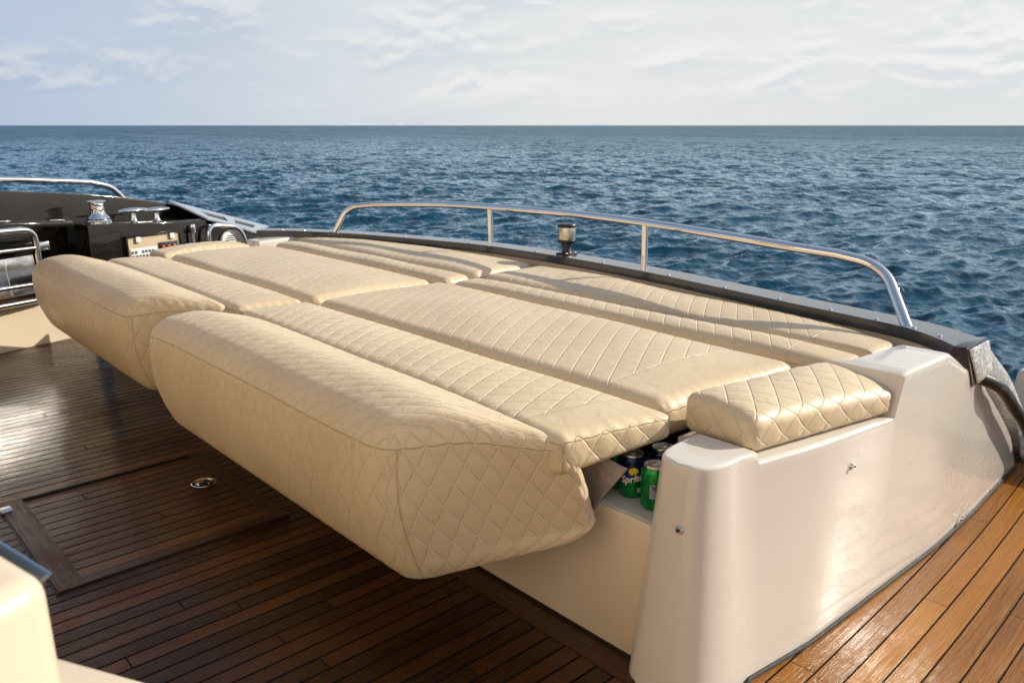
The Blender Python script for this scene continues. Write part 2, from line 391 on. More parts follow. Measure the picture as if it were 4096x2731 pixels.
# ------------------------------------------------------------------ cushions
def cushion(name, label, cat, foot, z0, z1, r, crown=.02, res=.01, bands=(0, 0), endq=(False, False), zb_back=None,
            group=None, yback=None, amp=.0013, seam_off=None, front_drop=0., scale=(1., 1.), stitch=None, bulge=0., wrinkle=.004, seed=0, topfn=None, seam_sides=True, flare=(0., 0.), endscale=1., crisp=0., tuck=(0., 0.)):
    FL, FR, BR, BL = [np.array(p, float) for p in foot]
    L = (np.linalg.norm(FR-FL)+np.linalg.norm(BR-BL))/2; D = (np.linalg.norm(BL-FL)+np.linalg.norm(BR-FR))/2
    h = np.array([L/2, D/2, (z1-z0)/2]); n = [max(4, int(round(2*h[i]/res))) for i in range(3)]
    r = min(r, h.min()*.98)
    def nodes(i):
        # finer spacing inside the rounding
        u = np.linspace(-1, 1, n[i]+1); return u*h[i]
    ax = [nodes(i) for i in range(3)]
    keys = {}; V = []; G = []
    faces = []; fg = []
    def vid(i, j, k):
        key = (i, j, k)
        q = keys.get(key)
        if q is None:
            q = len(V); keys[key] = q; V.append((ax[0][i], ax[1][j], ax[2][k]))
        return q
    for g, (a, b, c) in enumerate(((0,1,2),(0,1,2),(0,2,1),(0,2,1),(1,2,0),(1,2,0))):
        hi = g % 2 == 1
        cc = n[c] if hi else 0
        for i in range(n[a]):
            for j in range(n[b]):
                idx = []
                for (di, dj) in ((0,0),(1,0),(1,1),(0,1)):
                    t = [0,0,0]; t[a] = i+di; t[b] = j+dj; t[c] = cc; idx.append(vid(*t))
                flip = (hi and c == 1) or ((not hi) and c != 1)
                faces.append(tuple(idx[::-1]) if flip else tuple(idx)); fg.append(g)
    V = np.array(V); fg = np.array(fg); faces = np.array(faces)
    q = np.clip(V, -(h-r), h-r); d = V-q; ln = np.linalg.norm(d, axis=1, keepdims=True); nrm = d/np.maximum(ln, 1e-9)
    Pp = q + nrm*r
    kb = crisp*np.clip(-V[:,2:3]/h[2]*2-.7, 0, 1)      # firmer lower edge
    Pp = Pp*(1-kb)+V*kb
    # flat unrolled coordinates
    def flat(Vq, g):
        x, y, z = Vq[:,0], Vq[:,1], Vq[:,2]
        u = np.where(g >= 4, y*endscale, x); v = np.select([g == 1, g == 0, g == 2, g == 3], [y, y+1.7*h[2], -h[1]-(h[2]-z), h[1]+(h[2]-z)], z)
        return u, v
    vg = np.argmax(np.abs(V)/h, axis=1); sg = np.take_along_axis(V, vg[:,None], 1)[:,0] > 0
    vgrp = np.select([vg == 2, vg == 1], [np.where(sg, 1, 0), np.where(sg, 3, 2)], np.where(sg, 5, 4))
    u, v = flat(V, vgrp)
    A = (u*scale[0]/.072+v*scale[1]/.113)*math.pi; B = (u*scale[0]/.072-v*scale[1]/.113)*math.pi
    puff = np.abs(np.sin(A)*np.sin(B))**.55
    bx = np.ones(len(V))
    if bands[0]: bx *= np.clip((V[:,0]+h[0]-bands[0])/.02, 0, 1)
    if bands[1]: bx *= np.clip((h[0]-bands[1]-V[:,0])/.02, 0, 1)
    ed = np.clip((h[0]-np.abs(V[:,0]))/.03, 0, 1)
    ez = np.clip((h[2]-np.abs(V[:,2]))/.03, 0, 1)*np.clip((h[1]-np.abs(V[:,1]))/.03, 0, 1)
    eq = np.where(V[:,0] > 0, float(endq[1]), float(endq[0]))
    k = np.where(vgrp >= 4, eq*ez*1.7, bx*ed)
    Pp = Pp + nrm*(amp*k*(puff-.35))[:,None]
    s = np.clip((Pp[:,0]/h[0]+1)/2, -.1, 1.1); t = np.clip((Pp[:,1]/h[1]+1)/2, -.1, 1.1); w = (Pp[:,2]/h[2]+1)/2
    st, tt = s[:,None], t[:,None]
    XY = (FL*(1-st)+FR*st)*(1-tt) + (BL*(1-st)+BR*st)*tt
    if yback is not None:
        yb = yback(XY[:,0]); yf = FL[1]+(FR[1]-FL[1])*s
        XY[:,1] = yf+(yb-yf)*t
    zb = z0 + ((zb_back if zb_back is not None else z0)-z0)*np.clip(t, 0, 1)
    cr = crown*np.clip(1-(2*s-1)**6, 0, 1)*np.clip(1-(2*t-1)**2, 0, 1)
    Z = zb+(z1-zb)*w + w*cr - front_drop*w*np.clip(1-t/.4, 0, 1)**2
    if topfn is not None: Z = Z + w*topfn(s, t)
    rg = np.random.default_rng(seed+5)
    for _ in range(7):   # soft sag
        kx, ky = rg.uniform(2, 9, 2); ph = rg.uniform(0, 6.28); am = wrinkle/7*1.5
        Z += am*np.sin(kx*XY[:,0]+ky*XY[:,1]*1.7+ph)*np.clip(w, 0, 1)
    if bulge:
        XY[:,1] -= bulge*np.sin(np.clip(w, 0, 1)*math.pi)*np.clip(1-2*t, 0, 1)
    # puckers along the stitched ends
    pk = np.exp(-((h[0]-np.abs(V[:,0]))/.02)**2)
    Z += pk*.0022*np.sin(V[:,1]*150+seed)*np.clip(w, 0, 1)*rg.uniform(.6, 1.2)
    fl = np.clip(1-w, 0, 1)**.7*np.clip(.35+w/.3, 0, 1)*np.clip(t, 0, 1)*np.clip((s-.6)/.4, 0, 1)
    XY[:,0] += flare[0]*fl; XY[:,1] += flare[1]*fl
    un = np.clip(1-w, 0, 1)**2.2
    XY[:,1] += tuck[1]*un*np.clip(1-t, 0, 1); XY[:,0] += tuck[0]*un*np.clip(1-s*5, 0, 1)
    W = np.column_stack([XY, Z])
    me = bpy.data.meshes.new(name)
    me.from_pydata(W.tolist(), [], faces.tolist()); me.update()
    uvl = me.uv_layers.new(name='UVMap')
    lv = faces.reshape(-1); lg = np.repeat(fg, 4); Vl = V[lv]
    lu, lvv = flat(Vl, lg)
    uvl.data.foreach_set('uv', np.column_stack([lu*scale[0], lvv*scale[1]]).reshape(-1).astype(np.float32))
    band = np.full(len(lv), 1.)
    if bands[0]: band = np.minimum(band, Vl[:,0]+h[0]-bands[0])
    if bands[1]: band = np.minimum(band, h[0]-bands[1]-Vl[:,0])
    quilt = np.where(band > 0, 1., 0.)
    # interpolated linearly: use the signed distance itself around the step
    quilt = np.clip(.5+band*30, 0, 1)
    if stitch is not None:
        sv = h[0]-stitch-Vl[:,0]; band = np.where(np.abs(sv) < np.abs(band), sv, band)
    e = np.where(Vl[:,0] > 0, float(endq[1]), float(endq[0]))
    quilt = np.where(lg >= 4, e, quilt); band = np.where(lg >= 4, 1., band)
    so = seam_off if seam_off is not None else r*.75
    seam = np.where((lg >= 4) | ((lg == 2) & seam_sides), (h[2]-so)-Vl[:,2], 1.)
    # vertical corner seams
    cs = np.where((lg >= 4) & (Vl[:,2] < h[2]-so), Vl[:,1]+h[1]-r*.45, 1.)
    seam = np.where(np.abs(cs) < np.abs(seam), cs+0*seam, seam)
    for nm, arr in (('quilt', quilt), ('band', band), ('seam', seam)):
        at = me.attributes.new(nm, 'FLOAT', 'CORNER'); at.data.foreach_set('value', arr.astype(np.float32))
    o = link(name, me, M['leather'], smooth=180.)
    recentre(o)
    return tag(o, label, cat, group)

GA = 'cushions of the sun pad'
def arc_back(x):
    xs = [-4.95, -4.78, -4.45, -4.1, -3.55, -3.0, -2.5, -1.9, -1.5, -1.25, -1.08, -.95]
    ys = [2.60, 2.69, 2.80, 2.89, 2.965, 2.975, 2.955, 2.895, 2.835, 2.785, 2.72, 2.62]
    return np.interp(x, xs, ys)

def bol_top(s, t):     # crest a third of the way back, falling to the valley
    return .022*np.exp(-((t-.42)/.28)**2) - .010*np.clip((t-.8)/.2, 0, 1)**1.5 - .02*np.clip((.2-s)/.2, 0, 1)**2
cushion('bolster_cushion', 'big quilted bolster overhanging the deck at the front right, nearest to the viewer', 'cushion',
        [(-3.22,1.035),(-1.585,1.03),(-1.212,1.335),(-3.07,1.375)], .138, .612, .075, crown=.02, res=.0085, endq=(True,True), zb_back=.33, group=GA,
        amp=.0024, seam_off=.062, stitch=.14, bulge=.030, topfn=bol_top, seed=1, flare=(.040, .092), endscale=1.5, crisp=.25, tuck=(.05, .07))
cushion('bolster_cushion', 'big quilted bolster overhanging the deck at the far left beside the steel gate', 'cushion',
        [(-5.13,1.075),(-3.52,1.055),(-3.17,1.385),(-4.86,1.385)], .185, .612, .075, crown=.02, res=.010, endq=(True,True), zb_back=.33, group=GA,
        amp=.0024, seam_off=.062, bulge=.030, topfn=bol_top, seed=2, crisp=.1, tuck=(.09, .07))
cushion('sun_pad_cushion', 'narrow quilted cushion right behind the near bolster, its diamond quilted end above the drink cans', 'cushion',
        [(-3.06,1.345),(-1.252,1.295),(-1.165,1.632),(-3.05,1.632)], .500, .614, .030, crown=.016, res=.0085, bands=(.12,.15), endq=(False,True), zb_back=.545, group=GA, amp=.003, seam_off=.02, seed=3)
cushion('sun_pad_cushion', 'narrow quilted cushion right behind the far left bolster', 'cushion',
        [(-4.80,1.362),(-3.12,1.362),(-3.075,1.635),(-4.70,1.635)], .505, .612, .032, crown=.016, res=.011, bands=(.0,.15), zb_back=.53, group=GA, amp=.0025, seam_off=.02, seed=4)
cushion('sun_pad_cushion', 'largest middle cushion of the right half with a broad plain end beside the side pillow', 'cushion',
        [(-3.02,1.655),(-1.225,1.655),(-1.185,2.285),(-3.02,2.31)], .505, .618, .045, crown=.022, res=.009, bands=(.15,.21), group=GA, seam_off=.03, seed=5)
cushion('sun_pad_cushion', 'largest middle cushion of the left half with a plain band at the centre gap', 'cushion',
        [(-4.68,1.66),(-3.06,1.66),(-3.05,2.30),(-4.70,2.28)], .505, .618, .045, crown=.022, res=.011, bands=(.0,.16), group=GA, seam_off=.03, seed=6)
cushion('sun_pad_cushion', 'slim strip cushion of the right half between the middle cushion and the rear one', 'cushion',
        [(-2.97,2.335),(-1.06,2.33),(-1.075,2.52),(-2.97,2.50)], .50, .618, .038, crown=.016, res=.009, bands=(.13,.2), group=GA, seam_off=.028, seed=7)
cushion('sun_pad_cushion', 'slim strip cushion of the left half between the middle cushion and the rear one', 'cushion',
        [(-4.70,2.31),(-3.01,2.335),(-3.02,2.505),(-4.76,2.47)], .50, .618, .038, crown=.016, res=.011, bands=(.0,.13), group=GA, seam_off=.028, seed=8)
cushion('sun_pad_cushion', 'rear cushion of the right half, curved along the dark cap below the rail', 'cushion',
        [(-2.98,2.525),(-1.07,2.545),(-1.06,2.74),(-3.02,2.97)], .50, .622, .038, crown=.018, res=.009, bands=(.16,.22), group=GA, yback=arc_back, seam_off=.028, seed=9)
cushion('sun_pad_cushion', 'rear cushion of the left half, curved along the dark cap, striped by the lamp shadow', 'cushion',
        [(-4.77,2.50),(-3.03,2.53),(-3.07,2.97),(-4.83,2.68)], .50, .622, .038, crown=.018, res=.011, bands=(.0,.18), group=GA, yback=arc_back, seam_off=.028, seed=10)
cushion('side_cushion', 'wedge shaped quilted pillow on the white side panel at the right', 'cushion',
        [(-.962,1.672),(-.860,2.222),(-1.080,2.24),(-1.182,1.680)], .5505, .645, .027, crown=.016, res=.007, endq=(True,True), group='side pillows of the sun pad', amp=.0022,
        scale=(.86,1.35), bulge=.016, seam_off=.2, seed=11, seam_sides=False, topfn=lambda s, t: .012*t-.024*s*(1-t))
cushion('side_cushion', 'quilted pillow on the far left side panel, below the round speaker', 'cushion',
        [(-4.74,1.66),(-4.98,1.66),(-4.98,2.20),(-4.76,2.20)][::-1], .5505, .612, .027, crown=.022, res=.01, endq=(False,False), group='side pillows of the sun pad', amp=.003,
        scale=(1.1,1.25), seam_off=.07, seed=12, seam_sides=False)

# ------------------------------------------------------------------ deck
def sheet(name, x0, x1, y0, y1, z, th, mat):
    me = MB().box(((x0+x1)/2, (y0+y1)/2, z-th/2), (x1-x0, y1-y0, th)).build(name, mat, smooth=False)
    return tag(me, kind='structure')
sheet('deck', -7., 1.6, -2.5, 4.1, 0., .08, M['teak'])
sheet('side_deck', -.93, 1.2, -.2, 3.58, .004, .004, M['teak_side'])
# margin boards round the cockpit floor
mb = MB()
mb.box((-2.6, 1.408, .002), (3.06, .075, .004))
o = mb.build('margin_board', M['teak_frame_x'], smooth=False); tag(o, 'dark teak margin board along the foot of the white seat base', 'floor board')
recentre(o)

# floor hatch
H = empty('deck_hatch', (-2.85, .83, 0), 'square teak floor hatch with a lifting ring, let into the cockpit floor', 'hatch')
z = .005
MB().box((-2.845, .83, z-.0015), (.69, .62, .003)).build('hatch_boards', M['teak_hatch'], H, smooth=False)
MB().box((-2.845, 1.163, z-.001), (.78, .045, .006)).build('frame', M['teak_frame_x'], H, bevel=.001, smooth=False)
MB().box((-2.845, .495, z-.001), (.78, .075, .006)).build('frame', M['teak_frame_x'], H, bevel=.001, smooth=False)
MB().box((-3.212, .835, z-.001), (.044, .61, .006)).build('frame', M['teak_frame'], H, bevel=.001, smooth=False)
MB().box((-2.478, .835, z-.001), (.044, .61, .006)).build('frame', M['teak_frame'], H, bevel=.001, smooth=False)
m = MB(); 
for (cx, cy, dx, dy) in ((-2.845,1.1885,.79,.004),(-2.845,.4545,.79,.004),(-3.237,.82,.004,.74),(-2.453,.82,.004,.74)):
    m.box((cx, cy, .0015), (dx, dy, .003))
m.build('gap', M['rubber'], H, smooth=False)
rc = Vector((-2.905, 1.075, .008))
rg = MB().lathe(rc, [(.0,.0),(.043,.0),(.046,.002),(.043,.004),(.038,.003),(.0,.0028)], 32).build('latch', M['steel'], H)
MB().box(rc+Vector((-.002,.012,.0035)), (.034,.022,.002)).build('recess', M['blackplastic'], rg, smooth=False)
MB().tube([rc+Vector((.015*math.cos(a), .016+.015*math.sin(a), .0055)) for a in np.linspace(-.4, 3.6, 14)], .0022, 8).build('ring', M['steel'], rg)
MB().box(rc+Vector((-.006,-.012,.005)), (.018,.026,.003), rz=.3).build('tongue', M['steel'], rg, bevel=.0008)
MB().box((-3.155, .468, .0095), (.05, .036, .004)).build('hinge', M['alu'], H, bevel=.001)

# ------------------------------------------------------------------ white mouldings
SB = empty('seat_base', (-3., 1.47, 0), 'long white moulded locker base that carries the sun pad', 'seat base')
m = MB()
m.hexa([(-5.25,1.452,0),(-1.09,1.452,0),(-1.09,1.475,0),(-5.25,1.475,0),(-5.25,1.452,.392),(-1.09,1.452,.392),(-1.09,1.475,.392),(-5.25,1.475,.392)])
m.build('front_panel', M['gel_plain'], SB, bevel=.006)
MB().box((-3.17,1.66,.395), (4.16,.41,.012)).build('shelf', M['shelf'], SB, bevel=.003)
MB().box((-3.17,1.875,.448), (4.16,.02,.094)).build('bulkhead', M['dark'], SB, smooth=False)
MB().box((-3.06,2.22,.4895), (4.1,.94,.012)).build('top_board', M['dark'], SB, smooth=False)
MB().box((-3.17,1.4495,.006), (4.16,.005,.012)).build('sealant', M['rubber'], SB, smooth=False)

def coaming(name, label, mirror=False):
    """U-shaped plan (outer side, rounded nose, inner side) lofted upward; the aft end is cut along the sloping rim"""
    XM = -6.08
    T = empty(name, (-1.0 if not mirror else XM+1.0, 2.0, 0), label, 'side panel')
    def xo(y, t):
        b = np.interp(y, [1.4,1.6,1.85,2.2,2.63,3.0,3.5], [-.93,-.887,-.858,-.85,-.838,-.848,-.880])
        lean = .062*np.clip((2.2-y)/.6, 0, 1)
        film = -.02*np.clip((y-2.6)/.5, 0, 1)
        return b - lean*t + film*t
    def ztop(y):
        return float(np.interp(y, [1.30,1.648,1.656,2.198,2.232,2.25,2.53,2.67,2.85,3.0,3.12,3.30,3.44,3.52], [.570,.573,.548,.548,.66,.668,.668,.60,.535,.435,.365,.245,.140,.020]))
    ys = [3.52,3.47,3.41,3.35,3.28,3.19,3.1,3.0,2.92,2.85,2.76,2.67,2.60,2.53,2.45,2.36,2.28,2.25,2.232,2.215,2.198,2.1,2.,1.9,1.8,1.72,1.656,1.648,1.60]
    rows = [0,.012,.12,.25,.38,.5,.62,.74,.86,.955,.985]
    outer, cols = [], []
    def column(y, side, ang=None):
        zt = ztop(y); out = []
        for t in rows:
            zz = t*zt
            if ang is None:
                if side > 0: x = xo(y, zz/.57)
                else:
                    x = -1.148 + .036*zz/.57 if y < 1.65 else -1.20+.03*(zz/.57)
                    if y > 2.2: x = np.interp(y, [2.2, 2.25, 2.6, 3.52], [-1.19, -1.02+.0*t, -.99, -.95]) - .10*(1-min(1, zz/.6))*0
                out.append((x, y, zz))
            else:
                f = zz/.57
                xo_, xi_ = xo(1.60, f), -1.148+.036*f
                cx, rx = (xo_+xi_)/2, (xo_-xi_)/2
                ry = .215 - .075*f
                sx = np.sign(math.cos(ang))*abs(math.cos(ang))**.6; sy = abs(math.sin(ang))**.75
                out.append((cx+rx*sx, 1.60-ry*sy, zz))
        return out
    for y in ys: cols.append(column(y, 1))
    NA = 18
    for k in range(1, NA): cols.append(column(1.5, 0, math.pi*k/NA))
    for y in reversed(ys): cols.append(column(y, -1))
    n = len(cols); nr = len(rows)
    # rounded top edge
    P = np.array(cols)           # n, rows, 3
    top = P[:, -1, :2]; tan = np.gradient(top, axis=0); nn = np.column_stack([-tan[:,1], tan[:,0]]); nn /= np.maximum(np.linalg.norm(nn, axis=1, keepdims=True), 1e-9)
    cen = top.mean(0)
    # inward is to the left of the travel direction (outer side forward, nose, inner side back)
    rr = .0075; add = []
    mid = (top + top[::-1])/2
    inw = mid-top; il = np.linalg.norm(inw, axis=1, keepdims=True); inw = inw/np.maximum(il, 1e-9)
    nose = slice(len(ys), len(ys)+NA-1)
    cN = np.array([(xo(1.6,1)-1.112)/2, 1.60]); v = cN-top[nose]; inw[nose] = v/np.linalg.norm(v, axis=1, keepdims=True)
    ztops = np.array([ztop(y) for y in ys]+[ztop(1.5)]*(NA-1)+[ztop(y) for y in reversed(ys)])
    zl = P[:, -1, 2]
    for th in (.35, .75, 1.15, 1.5708):
        ring = np.column_stack([top + inw*np.minimum(rr*2*(1-math.cos(th)), il*.45), zl+(ztops-zl)*math.sin(th)]); add.append(ring)
    allr = np.concatenate([P]+[a[:, None, :] for a in add], axis=1); nr = allr.shape[1]
    V = allr.reshape(-1, 3).copy()
    if mirror: V[:,0] = XM - V[:,0]
    F = []
    for i in range(n-1):
        for j in range(nr-1): F.append((i*nr+j, (i+1)*nr+j, (i+1)*nr+j+1, i*nr+j+1))
    for i in range(n//2):
        a, b = i, n-1-i
        if a+1 < b: F.append((a*nr+nr-1, (a+1)*nr+nr-1, (b-1)*nr+nr-1, b*nr+nr-1) if a+1 != b-1 else (a*nr+nr-1, (a+1)*nr+nr-1, b*nr+nr-1))
    F.append(tuple([j for j in range(nr)] + [(n-1)*nr+j for j in range(nr-1, -1, -1)]))
    me = mesh_np('panel', V, F)
    bm = bmesh.new(); bm.from_mesh(me); bmesh.ops.remove_doubles(bm, verts=bm.verts, dist=.0004)
    bmesh.ops.recalc_face_normals(bm, faces=bm.faces); bm.to_mesh(me); bm.free()
    link('panel', me, M['gel'], T, smooth=38.)
    return T
CR = coaming('coaming', 'tall glossy white side panel with a rounded front post on the right')
CL = empty('coaming', (-4.95, 2.1, 0), 'low white side moulding at the far left end of the sun pad', 'side panel')
MB().hexa([(-5.06,1.46,0),(-4.90,1.46,0),(-4.90,2.26,0),(-5.06,2.26,0),(-5.04,1.46,.548),(-4.90,1.46,.548),(-4.90,2.26,.548),(-5.04,2.26,.548)]).build('panel', M['gel'], CL, bevel=.012, seg=3)
MB().hexa([(-5.02,2.262,0),(-4.80,2.262,0),(-4.86,2.70,0),(-5.02,2.70,0),(-4.96,2.262,.622),(-4.795,2.262,.622),(-4.86,2.66,.628),(-4.97,2.62,.628)]).build('end_block', M['gel'], CL, bevel=.012, seg=3)
def bolt(p, ax, r=.0085, par=CR):
    b = MB().lathe(p, [(.0,.0),(r,.0),(r,.004),(r*.8,.006),(r*.8,.011),(.0,.011)], 14, ax).build('bolt', M['steel'], par)
    MB().lathe(Vector(p)+Vector(ax).normalized()*.0112, [(.0,.0),(r*.45,.0),(r*.4,.0012),(.0,.0012)], 10, ax).build('socket', M['blackplastic'], b)
bolt((-.872,2.01,.454), (1,-.1,.05)); bolt((-.858,2.645,.416), (1,-.05,.05)); bolt((-.836,2.83,.035), (1,0,.05))
bolt((-.975,1.672,.5505), (0,0,1), .010)
bolt((-1.001,1.443,.421), (.12,-1,.12), .010)
MB().tube([(-.84,1.50,.008)]+[(float(np.interp(y,[1.6,1.85,2.2,2.63,3.0,3.5],[-.882,-.853,-.845,-.833,-.843,-.875])), y, .008) for y in (1.6,1.85,2.2,2.63,3.0,3.5)], .006, 8).build('sealant', M['rubber'], CR)

# ------------------------------------------------------------------ transom liner and cap
xs = [-5.02,-4.88,-4.72,-4.45,-4.1,-3.52,-2.9,-2.33,-1.9,-1.556,-1.29,-1.097,-.97,-.872]
yi = [2.36,2.50,2.60,2.735,2.855,3.005,3.03,2.99,2.92,2.86,2.82,2.785,2.725,2.648]
inner = spline([(a, b, 0) for a, b in zip(xs, yi)], 5)
def offs(path, d):
    out = []
    for i, p in enumerate(path):
        t = (path[min(i+1, len(path)-1)]-path[max(i-1, 0)]).normalized(); out.append(p+Vector((-t.y, t.x, 0))*d)
    return out
def wall_strip(mb, pa, pb, z0, z1, z1b=None):
    z1b = z1 if z1b is None else z1b; n = len(pa); V = []; F = []
    for a, b in zip(pa, pb): V += [(a.x,a.y,z0),(b.x,b.y,z0),(b.x,b.y,z1b),(a.x,a.y,z1)]
    for i in range(n-1):
        for k in range(4): F.append((i*4+k, i*4+(k+1)%4, (i+1)*4+(k+1)%4, (i+1)*4+k))
    F += [(0,1,2,3), tuple((n-1)*4+k for k in (3,2,1,0))]
    return mb.add(V, F)
TL = empty('transom_wall', (-3., 3.0, 0), 'low curved white liner wall between the rear cushions and the dark cap', 'transom')
wall_strip(MB(), offs(inner[:-5], .006), offs(inner[:-5], .05), .40, .621).build('liner', M['gel_plain'], TL, smooth=30.)
CP = empty('transom_cap', (-3., 3.1, .635), 'long curved dark glossy cap strip that carries the steel rail', 'cap rail')
outer = offs(inner, .145)
for p in outer:
    if p.x > -1.0: p.x = min(p.x, -.868); p.y = max(p.y, 2.825)
wall_strip(MB(), inner, outer, .622, .664, .661).build('strip', M['cap'], CP, smooth=30.)
MB().hexa([(-.905,2.60,.53),(-.842,2.775,.512),(-.842,2.915,.53),(-.905,2.80,.55),(-.876,2.640,.6645),(-.840,2.652,.664),(-.842,2.835,.667),(-.876,2.80,.6665)]).build('end_cap', M['cap'], CP, bevel=.004)
MB().hexa([(-.8395,2.79,.522),(-.832,2.79,.522),(-.832,2.91,.54),(-.8395,2.91,.54),(-.8385,2.668,.655),(-.831,2.668,.655),(-.831,2.825,.658),(-.8385,2.825,.658)]).build('film_wrap', M['film'], CP, bevel=.002)
mid_l = offs(inner, .028)
for k in range(4, len(mid_l)-3, 4):
    p = mid_l[k]; MB().lathe((p.x, p.y, .6635), [(.0,.0),(.0085,.0),(.007,.0035),(.003,.005),(.0,.005)], 12).build('screw', M['steel'], CP)

# film-wrapped quarter and rubber seal at the aft right corner
SEAL = [(-.925,2.74,.556),(-.895,2.82,.525),(-.850,2.93,.475),(-.850,3.05,.41),(-.850,3.15,.345),(-.852,3.30,.255),(-.856,3.44,.155),(-.860,3.53,.06),(-.862,3.56,.012)]
o = MB().tube(spline([(a+.032, b+.006, c+.010) for a, b, c in SEAL], 5), .021, 12).build('rubber_seal', M['rubber']); recentre(o)
tag(o, 'thick black rubber seal curving down the aft edge of the right side panel', 'seal')
A = spline([(a-.02, b+.03, c+.022) for a, b, c in SEAL], 5)
B = spline([(-.850,2.76,.66),(-.840,2.82,.645),(-.822,2.87,.60),(-.80,2.98,.51),(-.79,3.10,.40),(-.79,3.22,.305),(-.80,3.40,.18),(-.80,3.54,.07),(-.80,3.60,.015)], 5)
V = []; F = []; K = 9
B = [Vector((p.x*.86/abs(p.x), p.y*.86/abs(p.x), 1.32+(p.z-1.32)*.86/abs(p.x))) for p in B]
for i in range(len(A)):
    for k in range(K):
        t = k/(K-1); p = A[i].lerp(B[i], t); p = p + Vector((.006*math.sin(t*math.pi), .0, .012*math.sin(t*math.pi)))
        V.append(p)
for i in range(len(A)):
    V.append(A[i]+Vector((-.01,.10,-.06))); V.append(B[i]+Vector((-.10,.03,-.08)))
nA = len(A)
for i in range(nA-1):
    for k in range(K-1): F.append((i*K+k, (i+1)*K+k, (i+1)*K+k+1, i*K+k+1))
    b0 = nA*K+i*2
    F += [(i*K, b0, b0+2, (i+1)*K), (b0, b0+1, b0+3, b0+2), (b0+1, i*K+K-1, (i+1)*K+K-1, b0+3)]
F += [tuple(range(K))+(nA*K+1, nA*K), tuple((nA-1)*K+k for k in range(K-1,-1,-1))+(nA*K+2*nA-2, nA*K+2*nA-1)]
mq = MB(); mq.add(V, F); o = mq.build('wrapped_quarter', M['film'], smooth=60.); recentre(o)
tag(o, 'rounded hull quarter wrapped in crinkled clear film at the right edge', 'hull quarter')
o = MB().hexa([(-1.02,3.75,.0),(-.3,3.77,.0),(-.3,4.05,.0),(-1.02,4.05,.0),(-.99,3.77,.335),(-.3,3.79,.31),(-.3,4.0,.31),(-.99,4.0,.335)]).build('stern_wing', M['gel'], bevel=.02, seg=3); recentre(o)
tag(o, 'pale moulded stern wing just behind the film wrapped quarter', 'hull moulding')

# ------------------------------------------------------------------ main rail and lamp
RL = empty('guard_rail', (-3., 3.05, .66), 'long polished steel rail arching over the rear cushions', 'rail')
top = [(-4.625,2.70,.656),(-4.575,2.755,.79),(-4.52,2.79,.826),(-4.38,2.85,.842),(-4.1,2.93,.858),(-3.75,2.995,.874),(-3.30,3.022,.884),(-2.80,3.035,.888),(-2.37,3.008,.886),(-1.95,2.945,.880),(-1.6,2.90,.871),(-1.40,2.905,.862),(-1.285,2.92,.845),(-1.205,2.90,.808),(-1.081,2.809,.656)]
pts = [Vector(p) for p in fillet(top[:4], .06, 5)[:-1]] + spline(top[3:12], 5) + [Vector(p) for p in fillet([top[11], top[12], top[13], top[14]], .1, 6)][1:]
MB().tube(pts, .0185, 18).build('top_rail', M['steel'], RL)
for (bx, by, tx, ty, tz) in ((-3.478,3.026,-3.476,3.016,.880), (-2.378,3.018,-2.376,3.008,.886)):
    MB().tube([(bx,by,.66),(bx*.7+tx*.3, by*.7+ty*.3, .73),(tx,ty,tz)], .0155, 14).build('post', M['steel'], RL)
    MB().lathe((bx,by,.659), [(.0,.0),(.0165,.0),(.0165,.010),(.013,.014),(.0,.014)], 16).build('collar', M['steel'], RL)
for (bx, by) in ((-4.626,2.70),(-1.079,2.807)):
    MB().lathe((bx,by,.657), [(.0,.0),(.026,.0),(.026,.005),(.016,.009),(.0,.009)], 18).build('collar', M['steel'], RL)

LP = (-2.975, 3.118, .660)
L = empty('stern_lamp', LP, 'stubby steel and black stern lamp standing on the dark cap between two rail posts', 'lamp')
MB().box((LP[0],LP[1],LP[2]+.006), (.082,.082,.011), rz=.15).build('base_plate', M['blackplastic'], L, bevel=.003)
MB().lathe((LP[0],LP[1],LP[2]+.011), [(.030,.0),(.024,.012),(.021,.03),(.030,.034),(.030,.048),(.034,.05),(.048,.053),(.050,.057),(.050,.066),(.046,.069),(.0,.069)], 32).build('stem', M['blackplastic'], L)
MB().lathe((LP[0],LP[1],LP[2]+.080), [(.0,.0),(.0455,.0),(.0465,.003),(.0465,.062),(.0455,.066),(.0,.066)], 36).build('body', M['brushed'], L)
MB().lathe((LP[0],LP[1],LP[2]+.145), [(.0,.0),(.049,.0),(.051,.003),(.051,.012),(.047,.017),(.030,.020),(.0,.021)], 36).build('cap', M['blackplastic'], L)
for sx, sy in ((-1,-1),(1,-1),(1,1),(-1,1)):
    MB().lathe((LP[0]+sx*.033,LP[1]+sy*.033,LP[2]+.011), [(.0,.0),(.007,.0),(.006,.006),(.0,.007)], 10).build('screw', M['steel'], L)

